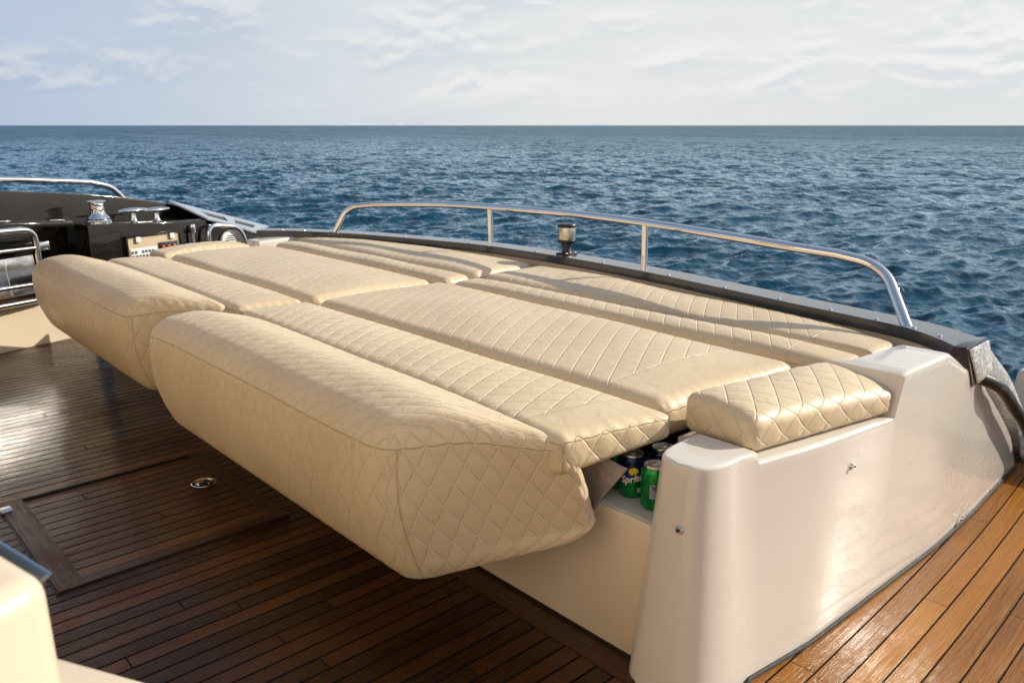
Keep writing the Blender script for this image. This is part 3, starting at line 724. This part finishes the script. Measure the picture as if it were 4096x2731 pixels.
# ------------------------------------------------------------------ cans and cloth under the pad
def can(loc, rz, label, mat, words):
    T = empty('drink_can', loc, label, 'can', 'drink cans on the shelf under the sun pad')
    T.rotation_euler = (0,0,rz)
    def part(nm, mb, mt, **k):
        me_o = mb.build(nm, mt, None, **k); me_o.parent = T; return me_o
    part('body', MB().lathe((0,0,0), [(.0,.003),(.022,.0),(.026,.001),(.031,.008),(.033,.014),(.033,.098),(.032,.102),(.0275,.110),(.0275,.111),(.0,.111)], 40), mat)
    lid = part('lid', MB().lathe((0,0,.1085), [(.0,.003),(.024,.003),(.0245,.0065),(.0275,.0065),(.028,.005),(.0275,.0)], 40), M['alu'])
    tab = MB().box((0,.006,.1135), (.014,.022,.0016)).build('tab', M['alu'], None, bevel=.0006); tab.parent = lid
    def wrap(me, r, cx, cz, rot):
        for v in me.vertices:
            x = v.co.x*math.cos(rot)-v.co.y*math.sin(rot)+cx; y = v.co.x*math.sin(rot)+v.co.y*math.cos(rot)+cz
            a = x/r-math.pi/2; rad = r+v.co.z+.0003; v.co = (rad*math.cos(a), rad*math.sin(a), y)
    def text(nm, s, size, cx, cz, rot, mt, shear=.25, ext=.0002):
        cu = bpy.data.curves.new(nm, 'FONT'); cu.body = s; cu.size = size; cu.align_x = 'CENTER'; cu.shear = shear; cu.extrude = ext; cu.resolution_u = 3; cu.offset = size*.025
        tmp = bpy.data.objects.new('tmp', cu); COL.objects.link(tmp); bpy.context.view_layer.update()
        me = bpy.data.meshes.new_from_object(tmp.evaluated_get(bpy.context.evaluated_depsgraph_get())); bpy.data.objects.remove(tmp)
        wrap(me, .0331, cx, cz, rot); o = link(nm, me, mt, None, smooth=False); o.parent = T; return o
    def flatshape(nm, poly, mt, off=0.):
        bm = bmesh.new(); vs = [bm.verts.new((x, y, off)) for x, y in poly]; bm.faces.new(vs)
        bmesh.ops.triangulate(bm, faces=bm.faces); bmesh.ops.subdivide_edges(bm, edges=bm.edges, cuts=2)
        me = bpy.data.meshes.new(nm); bm.to_mesh(me); bm.free(); wrap(me, .0331, 0, 0, 0); o = link(nm, me, mt, None, smooth=False); o.parent = T; return o
    if words:
        flatshape('lemon_print', [(.006+.0125*math.cos(a), .076+.010*math.sin(a)) for a in np.linspace(0, 6.283, 22)[:-1]], M['yellow'], .0)
        flatshape('leaf_print', [(-.0065,.0715),(.004,.0655),(.019,.070),(.021,.080),(.0175,.073),(.006,.069)], M['can_green'], .0001)
        text('lettering', 'Sprite', .025, .003, .0475, .17, M['whiteprint'])
        flatshape('badge_print', [(.017,.018),(.027,.018),(.027,.031),(.017,.031)], M['lilacprint'])
    else:
        flatshape('barcode_label', [(-.008,.036),(.020,.036),(.020,.072),(-.008,.072)], M['lilacprint'])
        for k in range(9): flatshape('barcode_line', [(-.006,.040+k*.0032),(.018,.040+k*.0032),(.018,.0416+k*.0032),(-.006,.0416+k*.0032)], M['blueprint'], .0002)
    return T
cz = .4015
can((-1.224,1.538,cz), R(36), 'blue and green soda can with a white wordmark and yellow dot, under the overhanging cushion', M['can_two'], True)
can((-1.140,1.522,cz), R(34), 'green soda can with a barcode label, half hidden by the white post', M['can_green'], False)
can((-1.198,1.628,cz), R(20), 'dark blue topped soda can at the back of the shelf, only its top showing', M['can_two'], True)
can((-1.292,1.545,cz), R(-140), 'green soda can mostly hidden by the hanging grey cloth', M['can_green'], False)

V = []; F = []; nu, nv = 16, 12
q = [(-1.345,1.446,.372),(-1.268,1.446,.376),(-1.186,1.470,.504),(-1.335,1.470,.535)]
q = [Vector(p) for p in q]
for j in range(nv):
    for i in range(nu):
        s, t = i/(nu-1), j/(nv-1); p = (q[0].lerp(q[1], s)).lerp(q[3].lerp(q[2], s), t)
        V.append(p+Vector((0,-.003*math.sin(s*7+t*4), .004*math.sin(s*6))))
for j in range(nv-1):
    for i in range(nu-1): F.append((j*nu+i, j*nu+i+1, (j+1)*nu+i+1, (j+1)*nu+i))
o = link('grey_cloth', mesh_np('grey_cloth', V, F), M['cloth']); so = o.modifiers.new('thick', 'SOLIDIFY'); so.thickness = .003; recentre(o)
tag(o, 'limp grey quilted cloth hanging beside the drink cans', 'cloth')

# ------------------------------------------------------------------ left side: bulwark and fittings
N0 = Vector((.966,.26,0)).normalized(); D0 = Vector((-N0.y, N0.x, 0))
P0 = Vector((-5.6,1.1,0))
def lp(y, out=0., z=0.):      # point on the left reference plane at a given y, moved outboard (away from the cockpit) by out
    p = P0 - N0*out; p = p + D0*((y-p.y)/D0.y); return Vector((p.x, p.y, z))
BW = empty('bulwark', tuple(lp(1.6, .3)), 'glossy black bulwark with a boxy ledge at the far left', 'bulwark')
# high wall with falling top
ys = [-.6,.2,.7,1.14,1.4,1.68,1.93,2.28,2.46,2.75,3.02,3.3,3.36]; zt = [1.0,.975,.95,.925,.900,.868,.828,.757,.70,  .60,.50,.385,.355]
V = []; F = []
for y, z in zip(ys, zt):
    a, b = lp(y, .35), lp(y, .45)
    V += [(a.x,a.y,.05),(b.x,b.y,.05),(b.x,b.y,z-.012),(a.x,a.y,z)]
for i in range(len(ys)-1):
    for k in range(4): F.append((i*4+k, i*4+(k+1)%4, (i+1)*4+(k+1)%4, (i+1)*4+k))
F += [(0,1,2,3), tuple((len(ys)-1)*4+k for k in (3,2,1,0))]
m = MB(); m.add(V, F); m.build('wall', M['black'], BW, bevel=.008, smooth=30.)
# ledge box (the console): front face on the plane, top falling slightly aft
a0, a1, b0, b1 = lp(1.55), lp(2.42), lp(1.50,.348), lp(2.42,.348)
def q8(A, B, C_, D_, z0, zt): return [(A.x,A.y,z0),(B.x,B.y,z0),(C_.x,C_.y,z0),(D_.x,D_.y,z0)]+[(p.x,p.y,zz) for p, zz in zip((A,B,C_,D_), zt)]
MB().hexa(q8(a0, a1, b1, b0, .05, (.702,.649,.649,.694))).build('ledge', M['black'], BW, bevel=.010, seg=3)
a0, a1, b0, b1 = lp(2.423), lp(3.28), lp(2.423,.348), lp(3.28,.348)
MB().hexa(q8(a0, a1, b1, b0, .05, (.625,.335,.335,.625))).build('aft_ledge', M['black'], BW, bevel=.010, seg=3)
a0, a1, b0, b1 = lp(-.6), lp(1.50), lp(1.50,.06), lp(-.6,.06)
MB().hexa(q8(a0, a1, b1, b0, .0, (.262,.262,.262,.262))).build('white_kick_panel', M['gel_plain'], BW, bevel=.008)
MB().hexa(q8(lp(-.6,.062), lp(1.47,.062), lp(1.47,.347), lp(-.6,.347), .0, (.255,.255,.255,.255))).build('step', M['teak_frame'], BW, bevel=.005)

LR = empty('bulwark_rail', tuple(lp(1.5,.40,.88)), 'short steel hand rail curving down on top of the black bulwark', 'rail')
pts = spline([lp(-.5,.40,1.045),lp(.5,.40,1.02),lp(1.17,.40,.990),lp(1.50,.40,.963),lp(1.71,.40,.944)], 6)+[Vector(p) for p in fillet([lp(1.72,.40,.943),lp(1.87,.40,.905),lp(1.95,.40,.818)], .09, 6)]
MB().tube(pts, .019, 16).build('top_rail', M['steel'], LR)
MB().lathe(tuple(lp(1.95,.40,.816)), [(.0,.0),(.03,.0),(.03,.006),(.0,.008)], 18).build('collar', M['steel'], LR)

# winch and cleat on the ledge
w = lp(1.66,.11,.694)
WN = empty('capstan_winch', tuple(w), 'chrome capstan winch drum standing on the black ledge', 'winch')
MB().lathe(w, [(.0,.0),(.083,.0),(.083,.014),(.074,.024),(.0,.024)], 36).build('base', M['steel'], WN)
MB().lathe(w+Vector((0,0,.024)), [(.0,.0),(.072,.0),(.074,.008),(.066,.020),(.050,.034),(.045,.046),(.0,.046)], 36).build('skirt', M['steel'], WN)
MB().lathe(w+Vector((0,0,.070)), [(.0,.0),(.045,.0),(.043,.03),(.045,.062),(.0,.062)], 36).build('drum', M['knurl'], WN)
MB().lathe(w+Vector((0,0,.132)), [(.0,.0),(.050,.0),(.060,.006),(.060,.011),(.045,.016),(.0,.018)], 36).build('cap', M['steel'], WN)
CLT = empty('mooring_cleat', tuple(lp(1.98,.10,.672)), 'chrome mooring cleat of two mushroom heads on the black ledge', 'cleat')
for y in (1.90, 2.07):
    p = lp(y, .10, .699-.062*(y-1.55))
    hd = MB(); hd.lathe(p, [(.0,.0),(.036,.0),(.026,.01),(.019,.03),(.020,.062),(.028,.07),(.0,.07)], 24); hd.build('bollard', M['steel'], CLT)
    V = []; F = []
    for j in range(9):
        th = math.pi*j/8
        for k in range(24):
            a = 2*math.pi*k/24; V.append(p+Vector((0,0,.082))+D0*(.112*math.sin(th)*math.cos(a))+N0*(.045*math.sin(th)*math.sin(a))+Vector((0,0,.016*math.cos(th))))
    for j in range(8):
        for k in range(24): F.append((j*24+k, j*24+(k+1)%24, (j+1)*24+(k+1)%24, (j+1)*24+k))
    mm = MB(); mm.add(V, F); ob = mm.build('head', M['steel'], CLT, smooth=180.)

# black folding lid in front of the bulwark
LD = empty('hinged_lid', tuple(lp(1.0,-.02,.76)), 'black folded lid with two bright hinges resting at the bulwark top', 'lid')
MB().hexa([tuple(p) for p in (lp(-.5,-.03,.850),lp(1.46,-.03,.703),lp(1.46,.20,.713),lp(-.5,.20,.860),lp(-.5,-.03,.885),lp(1.46,-.03,.735),lp(1.46,.20,.742),lp(-.5,.20,.892))]).build('board', M['black'], LD, bevel=.008, seg=3)
for y in (1.05, 1.36):
    p = lp(y, -.005, .745+(1.46-y)*.0755); MB().box(p, (.03,.09,.006), rz=math.atan2(D0.y, D0.x)-math.pi/2, rx=-.075).build('hinge', M['steel'], LD, bevel=.001)

# steel gate
GT = empty('steel_gate', tuple(lp(1.0,-.02,.28)), 'polished steel tube gate with a mirror panel in front of the black bulwark', 'gate')
HG = lp(1.225, -.03, 0.); GD = Matrix.Rotation(R(9.), 3, 'Z') @ (-D0); GN = Matrix.Rotation(R(9.), 3, 'Z') @ N0
def g(d, z, o=0.): p = HG + GD*d + GN*o; return Vector((p.x, p.y, z))      # d metres forward of the hinge post, o towards the cockpit
MB().tube(fillet([g(1.5,.772), g(.01,.715), g(.0,.28)], .08, 7), .019, 16).build('outer_frame', M['steel'], GT)
for z0, z1 in ((.645,.602),(.425,.385),(.318,.285)):
    MB().tube([g(1.5,z0), g(.02,z1)], .0135 if z0 > .4 else .017, 14).build('bar', M['steel'], GT)
def gslab(d0, d1, z0, z1, o0, o1, ln=.0): return MB().hexa([tuple(g(d1,z0,o0)),tuple(g(d0,z0,o0)),tuple(g(d0,z0,o1)),tuple(g(d1,z0,o1)),tuple(g(d1,z1,o0-ln)),tuple(g(d0,z1,o0-ln)),tuple(g(d0,z1,o1-ln)),tuple(g(d1,z1,o1-ln))])
gslab(.03,1.5,.335,.56,.006,.012,.030).build('panel', M['mirror'], GT, smooth=False)
gslab(.205,.217,.345,.55,.0125,.016,.029).build('panel_joint', M['steel'], GT, smooth=False)
MB().box(g(-.035,.608), (.05,.055,.055), rz=.2).build('latch', M['steel'], GT, bevel=.006)

# switch panel on the console face
def fp(y, z, out): return tuple(lp(y, -out, z))
def plate(mb, y0, y1, z0, z1, o0, o1, sl=0.):
    return mb.hexa([fp(y0,z0,o1),fp(y1,z0+sl,o1),fp(y1,z0+sl,o0),fp(y0,z0,o0),fp(y0,z1,o1),fp(y1,z1+sl,o1),fp(y1,z1+sl,o0),fp(y0,z1,o0)])
SP = empty('switch_panel', fp(1.98,.40,0), 'beige switch panel in a black frame with rows of buttons and three red breakers', 'control panel')
m = MB()
plate(m, 1.785,2.20,.590,.604,.001,.022); plate(m, 1.785,1.80,.36,.590,.001,.022); plate(m, 2.185,2.20,.36,.590,.001,.022); plate(m, 1.785,2.20,.346,.36,.001,.022)
m.build('frame', M['black'], SP, bevel=.004)
plate(MB(), 1.8005,2.1845,.3605,.5895,.002,.008).build('face', M['beigepanel'], SP, smooth=False)
for y in (1.872, 2.125):
    plate(MB(), y-.017,y+.017,.552,.590,.012,.024).build('clip', M['whiteplastic'], SP, bevel=.004)
bp = plate(MB(), 1.812,2.005,.40,.512,.009,.013).build('button_plate', M['whiteplastic'], SP, bevel=.002)
for r_ in range(2):
    for k in range(7):
        if r_ == 0 and k in (2,): continue
        y = 1.826+k*.025+(.003 if r_ else 0); z = .488-r_*.03
        plate(MB(), y-.0072,y+.0072,z-.009,z+.009,.0132,.017).build('button', M['greyprint'], bp, smooth=False)
br = plate(MB(), 2.02,2.165,.40,.535,.009,.015).build('breaker_plate', M['blackplastic'], SP, bevel=.003)
for k in range(3):
    y = 2.05+k*.042
    plate(MB(), y-.013,y+.013,.488,.512,.0152,.030).build('breaker', M['red'], br, bevel=.003)
    plate(MB(), y-.013,y+.013,.425,.486,.0152,.022).build('breaker_cover', M['blackplastic'], br, bevel=.003)

# grab rail in front of the speaker
GR = empty('grab_rail', fp(2.55,.45,.03), 'bent polished steel grab rail looping over the white speaker', 'rail')
MB().tube(fillet([fp(2.40,.36,.05),fp(2.405,.622,.05),fp(2.68,.580,.05),fp(2.745,.38,.05)], .09, 7), .0165, 16).build('hoop', M['steel'], GR)
MB().box(fp(2.285,.605,.03), (.03,.035,.06)).build('bracket', M['steel'], GR, bevel=.005)
MB().tube([fp(2.285,.34,.03), fp(2.285,.60,.03)], .010, 12).build('rod', M['steel'], GR)
SPK = empty('round_speaker', fp(2.60,.46,.0), 'round white speaker with a slotted grille on the black bulwark', 'speaker')
sc = Vector(fp(2.605,.462,.006))
sb = MB().lathe(sc, [(.0,.0),(.098,.0),(.100,.010),(.094,.020),(.080,.024),(.078,.020),(.0,.020)], 40, N0).build('housing', M['whiteplastic'], SPK)
for k in range(8):
    zz = -.055+k*.0157; hw = math.sqrt(max(.0001, .066**2-zz*zz))
    c = sc+N0*.0215+Vector((0,0,zz))
    m = MB(); m.hexa([tuple(c+D0*a+Vector((0,0,b))+N0*d) for b in (-.0028,.0028) for a, d in ((-hw,.0025),(hw,.0025),(hw,-.001),(-hw,-.001))]); m.build('slot', M['blackplastic'], sb, smooth=False)

# slotted plate sloping down the bulwark end
PT = empty('slotted_plate', tuple(lp(2.7,.35,.5)), 'pale metal plate with two dark slots sloping down the bulwark end', 'plate')
QA, QB, QC, QD = lp(2.28,.35,.768), lp(3.18,.35,.484), lp(2.85,.0,.505), lp(2.42,.0,.652)   # outer fore, outer aft, inner aft, inner fore
QN = (QB-QA).cross(QD-QA).normalized()
if QN.z < 0: QN = -QN
def qp(s_, t_, dz): return tuple(QA.lerp(QB, s_).lerp(QD.lerp(QC, s_), t_) + QN*dz)
def slab(mb, s0, s1, t0, t1, z0=0., z1=.012):
    return mb.hexa([qp(s0,t1,z0),qp(s1,t1,z0),qp(s1,t0,z0),qp(s0,t0,z0),qp(s0,t1,z1),qp(s1,t1,z1),qp(s1,t0,z1),qp(s0,t0,z1)])
slots = [(.20,.49),(.60,.87)]; u0, u1 = .30, .68
m = MB(); prev = 0.
for (a, b) in slots:
    slab(m, prev, a, 0., 1.); slab(m, a, b, 0., u0); slab(m, a, b, u1, 1.); prev = b
slab(m, prev, 1., 0., 1.)
m.build('plate', M['steelplate'], PT, smooth=False)
for (a, b) in slots: slab(MB(), a+.003, b-.003, u0+.004, u1-.004, -.004, .002).build('slot', M['blackplastic'], PT, smooth=False)
SH = empty('small_handle', tuple(lp(3.4,.4,.37)), 'small arched steel handle low at the aft end of the bulwark', 'handle')
MB().tube(fillet([lp(3.22,.38,.36),lp(3.26,.38,.425),lp(3.44,.38,.43),lp(3.57,.38,.34)], .07, 6), .017, 14).build('arch', M['steel'], SH)

# ------------------------------------------------------------------ out-of-focus white console in the foreground
FG = empty('foreground_console', (-.85,.02,0), 'blurred cream white moulded console at the bottom left corner close to the lens', 'console')
def rb(mb, x0, x1, y0, y1, z0, z1, rot, piv):
    P = []
    for z in (z0, z1):
        for x, y in ((x0,y0),(x1,y0),(x1,y1),(x0,y1)):
            v = Matrix.Rotation(rot,2)@Vector((x-piv[0], y-piv[1])); P.append((v.x+piv[0], v.y+piv[1], z))
    return mb.hexa(P)
MB().hexa([(-1.3,-.25,.0),(-.50,-.25,.0),(-.545,.112,.0),(-1.2,.02,.0),(-1.3,-.1,1.006),(-.555,-.02,1.006),(-.620,.113,1.006),(-1.2,-.018,1.006)]).build('body', M['gel_plain'], FG, bevel=.02, seg=5)
MB().hexa([(-1.2,-.005,.955),(-.70,.114,.955),(-.70,.118,.955),(-1.2,-.001,.955),(-1.2,-.005,.996),(-.648,.116,.990),(-.648,.120,.990),(-1.2,-.001,.996)]).build('edge_trim', M['bluetrim'], FG, bevel=.003)
MB().hexa([(-.80,-.3,.0),(-.40,-.1,.0),(-.55,.255,.0),(-.80,.122,.0),(-.80,-.3,.85),(-.40,-.1,.85),(-.56,.245,.85),(-.80,.119,.85)]).build('ledge', M['gel_plain'], FG, bevel=.012, seg=3)

# ------------------------------------------------------------------ unseen saloon wall added behind the viewer to bounce warm light on the pad
SL = empty('saloon_bounce_wall', (-2.5,-1.40,0), 'unseen cream saloon wall added to bounce warm light, with varnished doors and a roof overhang', 'added bounce wall')
MB().box((-2.5,-1.40,1.3), (9.,.1,2.6)).build('wall', M['cabin'], SL, bevel=.01)
for x in (-5.6,-4.6): MB().box((x,-1.342,1.15), (.92,.02,1.9)).build('door', M['varnish'], SL, bevel=.005)
MB().box((-2.5,-1.25,2.66), (9.,.5,.12)).build('overhang', M['cabin'], SL, bevel=.03, seg=3)

# ------------------------------------------------------------------ sea and distant land
SEA = -4.2
def build_sea():
    az0 = math.atan2(math.cos(R(47.5)), -math.sin(R(47.5)))   # view direction (math angle)
    fine = np.linspace(-.66, .66, 620); coarse = np.linspace(.66, 2*math.pi-.66, 60)[1:-1]
    th = np.concatenate([fine, coarse]); nth = len(th)
    r = [4.5]; 
    while r[-1] < 26000: r.append(r[-1]*(1+(.0046 if 9 < r[-1] < 420 else .0105 if r[-1] < 1500 else .03)))
    r = np.array(r); nr = len(r)
    RR, TT = np.meshgrid(r, th, indexing='ij')
    X = RR*np.cos(az0+TT); Y = RR*np.sin(az0+TT); Z = np.zeros_like(X); DX = np.zeros_like(X); DY = np.zeros_like(X)
    wd = az0 + R(205)
    rg = np.random.default_rng(4)
    lams = np.exp(np.linspace(math.log(.42), math.log(26.), 72))
    cell = np.maximum(np.gradient(r)[:, None], RR*.0022)
    for lam in lams:
        k = 2*math.pi/lam; d = wd + rg.normal(0, .5); am = .0172*lam**.86*rg.uniform(.6, 1.3)/(1+(lam/3.2)**1.75)
        fade = np.clip((lam/cell-2.6)/3., 0, 1)
        ph = k*(X*math.cos(d)+Y*math.sin(d))+rg.uniform(0, 6.28)
        s = am*fade; c_ = np.cos(ph); Z += s*c_
        sn = np.sin(ph); DX -= .75*s*math.cos(d)*sn; DY -= .75*s*math.sin(d)*sn
    W = np.column_stack([(X+DX).ravel(), (Y+DY).ravel(), (Z+SEA).ravel()])
    i = np.arange(nr-1)[:, None]; j = np.arange(nth)[None, :]; j2 = (j+1) % nth
    F = np.stack([i*nth+j, (i+1)*nth+j, (i+1)*nth+j2, i*nth+j2], axis=-1).reshape(-1, 4)
    me = bpy.data.meshes.new('sea'); me.vertices.add(len(W)); me.vertices.foreach_set('co', W.ravel().astype(np.float32))
    me.loops.add(F.size); me.loops.foreach_set('vertex_index', F.ravel().astype(np.int32))
    me.polygons.add(len(F)); me.polygons.foreach_set('loop_start', np.arange(0, F.size, 4, dtype=np.int32))
    me.polygons.foreach_set('use_smooth', np.ones(len(F), dtype=bool)); me.update(calc_edges=True); me.validate()
    o = bpy.data.objects.new('sea', me); COL.objects.link(o); me.materials.append(M['sea'])
    return tag(o, kind='structure')
build_sea()
FWD = Vector((-math.sin(R(47.5)), math.cos(R(47.5)), 0)); RT = Vector((math.cos(R(47.5)), math.sin(R(47.5)), 0))
def hill(name, xa, xb, hmax, dist, seed):
    rg = np.random.default_rng(seed); n = 40; V = []; F = []
    for i in range(n+1):
        s = i/n; h = hmax*math.sin(math.pi*s)**.6*(.7+.3*math.sin(s*7+seed)+.06*rg.normal())
        p = FWD*dist+RT*((xa+(xb-xa)*s)*dist)
        for (d, f) in ((-700, 0), (0, 1), (900, 0)):
            q_ = p+FWD*d; V.append((q_.x, q_.y, SEA-8+max(0, h)*f+(0 if f else 0)))
    for i in range(n):
        for k in range(2): F.append((i*3+k, (i+1)*3+k, (i+1)*3+k+1, i*3+k+1))
    o = link(name, mesh_np(name, V, F), M['hill']); tag(o, kind='structure'); return o
hill('hills', -.235, -.055, 150, 24500, 1); hill('hills', .065, .125, 78, 24500, 2)

# ------------------------------------------------------------------ light, sky, camera
SUN_AZ, SUN_EL = R(30.), R(30.)      # azimuth from +Y towards +X
sd = Vector((math.sin(SUN_AZ)*math.cos(SUN_EL), math.cos(SUN_AZ)*math.cos(SUN_EL), math.sin(SUN_EL)))
sl = bpy.data.lights.new('sun', 'SUN'); sl.energy = 4.6; sl.angle = R(.53); sl.color = (1., .915, .77)
so = bpy.data.objects.new('sun', sl); COL.objects.link(so); so.rotation_euler = sd.to_track_quat('Z', 'Y').to_euler(); so.location = (4, 6, 8)

w = bpy.data.worlds.new('World'); S.world = w; w.use_nodes = True; nt = w.node_tree; nt.nodes.clear()
class WT(NT):
    def __init__(s, t): s.t = t
W_ = WT(nt)
out = W_.n('ShaderNodeOutputWorld'); bg = W_.n('ShaderNodeBackground'); W_.l(bg.outputs[0], out.inputs[0])
sky = W_.n('ShaderNodeTexSky'); sky.sky_type = 'NISHITA'; sky.sun_disc = False; sky.sun_elevation = SUN_EL; sky.sun_rotation = SUN_AZ
sky.air_density = 1.2; sky.dust_density = 2.5; sky.ozone_density = 1.5
g_ = W_.n('ShaderNodeTexCoord').outputs['Generated']; xyz = W_.sep(g_)
el = xyz[2]
sdot = W_.math('ADD', W_.math('MULTIPLY', xyz[0], math.sin(SUN_AZ)), W_.math('MULTIPLY', xyz[1], math.cos(SUN_AZ)))
vec = W_.comb(W_.math('MULTIPLY', xyz[0], 3.), W_.math('MULTIPLY', xyz[1], 3.), W_.math('MULTIPLY', el, 10.))
n1 = W_.noise(vec, 1.9, 9., .56, .3)
vec2 = W_.comb(W_.math('MULTIPLY', xyz[0], 3.), W_.math('MULTIPLY', xyz[1], 3.), W_.math('ADD', W_.math('MULTIPLY', el, 10.), .085))
n2 = W_.noise(vec2, 1.9, 9., .56, .3)
lit = W_.smooth(W_.math('SUBTRACT', n1, n2), -.05, .06)
hz_l = W_.mix(W_.smooth(el, .13, .42), c4(3.75, 4.8, 6.5), c4(1.5, 2.8, 5.2))
hz_r = W_.mix(W_.smooth(el, .2, .6), c4(7.4, 7.5, 7.45), c4(5.6, 6.2, 7.0))
n3 = W_.noise(W_.comb(W_.math('MULTIPLY', xyz[0], 1.6), W_.math('MULTIPLY', xyz[1], 1.6), W_.math('MULTIPLY', el, 9.)), 1.7, 5., .55, .4)
haze = W_.mix(W_.smooth(sdot, -.55, .35), hz_l, hz_r)
haze = W_.mix(W_.smooth(n3, .38, .66, .0, .55), haze, W_.mix(W_.smooth(sdot, -.55, .35), c4(3.3, 4.3, 5.9), c4(6.4, 6.75, 7.0)))
cl_l = W_.mix(W_.smooth(sdot, -.55, .35), c4(5.1, 5.7, 6.6), c4(8.0, 8.0, 7.9))
cl_d = W_.mix(W_.smooth(sdot, -.55, .35), c4(3.5, 4.5, 6.2), c4(6.5, 6.85, 7.2))
cloud = W_.mix(lit, cl_d, cl_l)
mask = W_.math('MULTIPLY', W_.smooth(n1, .42, .60), W_.smooth(el, .008, .05))
low = W_.mix(mask, haze, cloud)
sk = W_.mix(W_.smooth(el, .11, .42, .94, .32), sky.outputs[0], low)
W_.l(sk, bg.inputs[0]); bg.inputs[1].default_value = .1

cam = bpy.data.cameras.new('camera'); co = bpy.data.objects.new('camera', cam); COL.objects.link(co); S.camera = co
cam.sensor_width = 36.; cam.lens = 1880/2352*36.; cam.clip_start = .02; cam.clip_end = 60000.
pit = math.atan((784-288)/1880)
co.location = (0, 0, 1.32); co.rotation_euler = (math.pi/2-pit, 0, R(47.5))
cam.dof.use_dof = True; cam.dof.focus_distance = 2.6; cam.dof.aperture_fstop = 9.0
S.view_settings.view_transform = 'Standard'; S.view_settings.look = 'None'; S.view_settings.exposure = .17; S.view_settings.gamma = 1.
S.render.resolution_x = 1024; S.render.resolution_y = 682
S.cycles.use_denoising = True
S.cycles.max_bounces = 8; S.cycles.caustics_reflective = False; S.cycles.caustics_refractive = False
S.cycles.sample_clamp_indirect = 12.
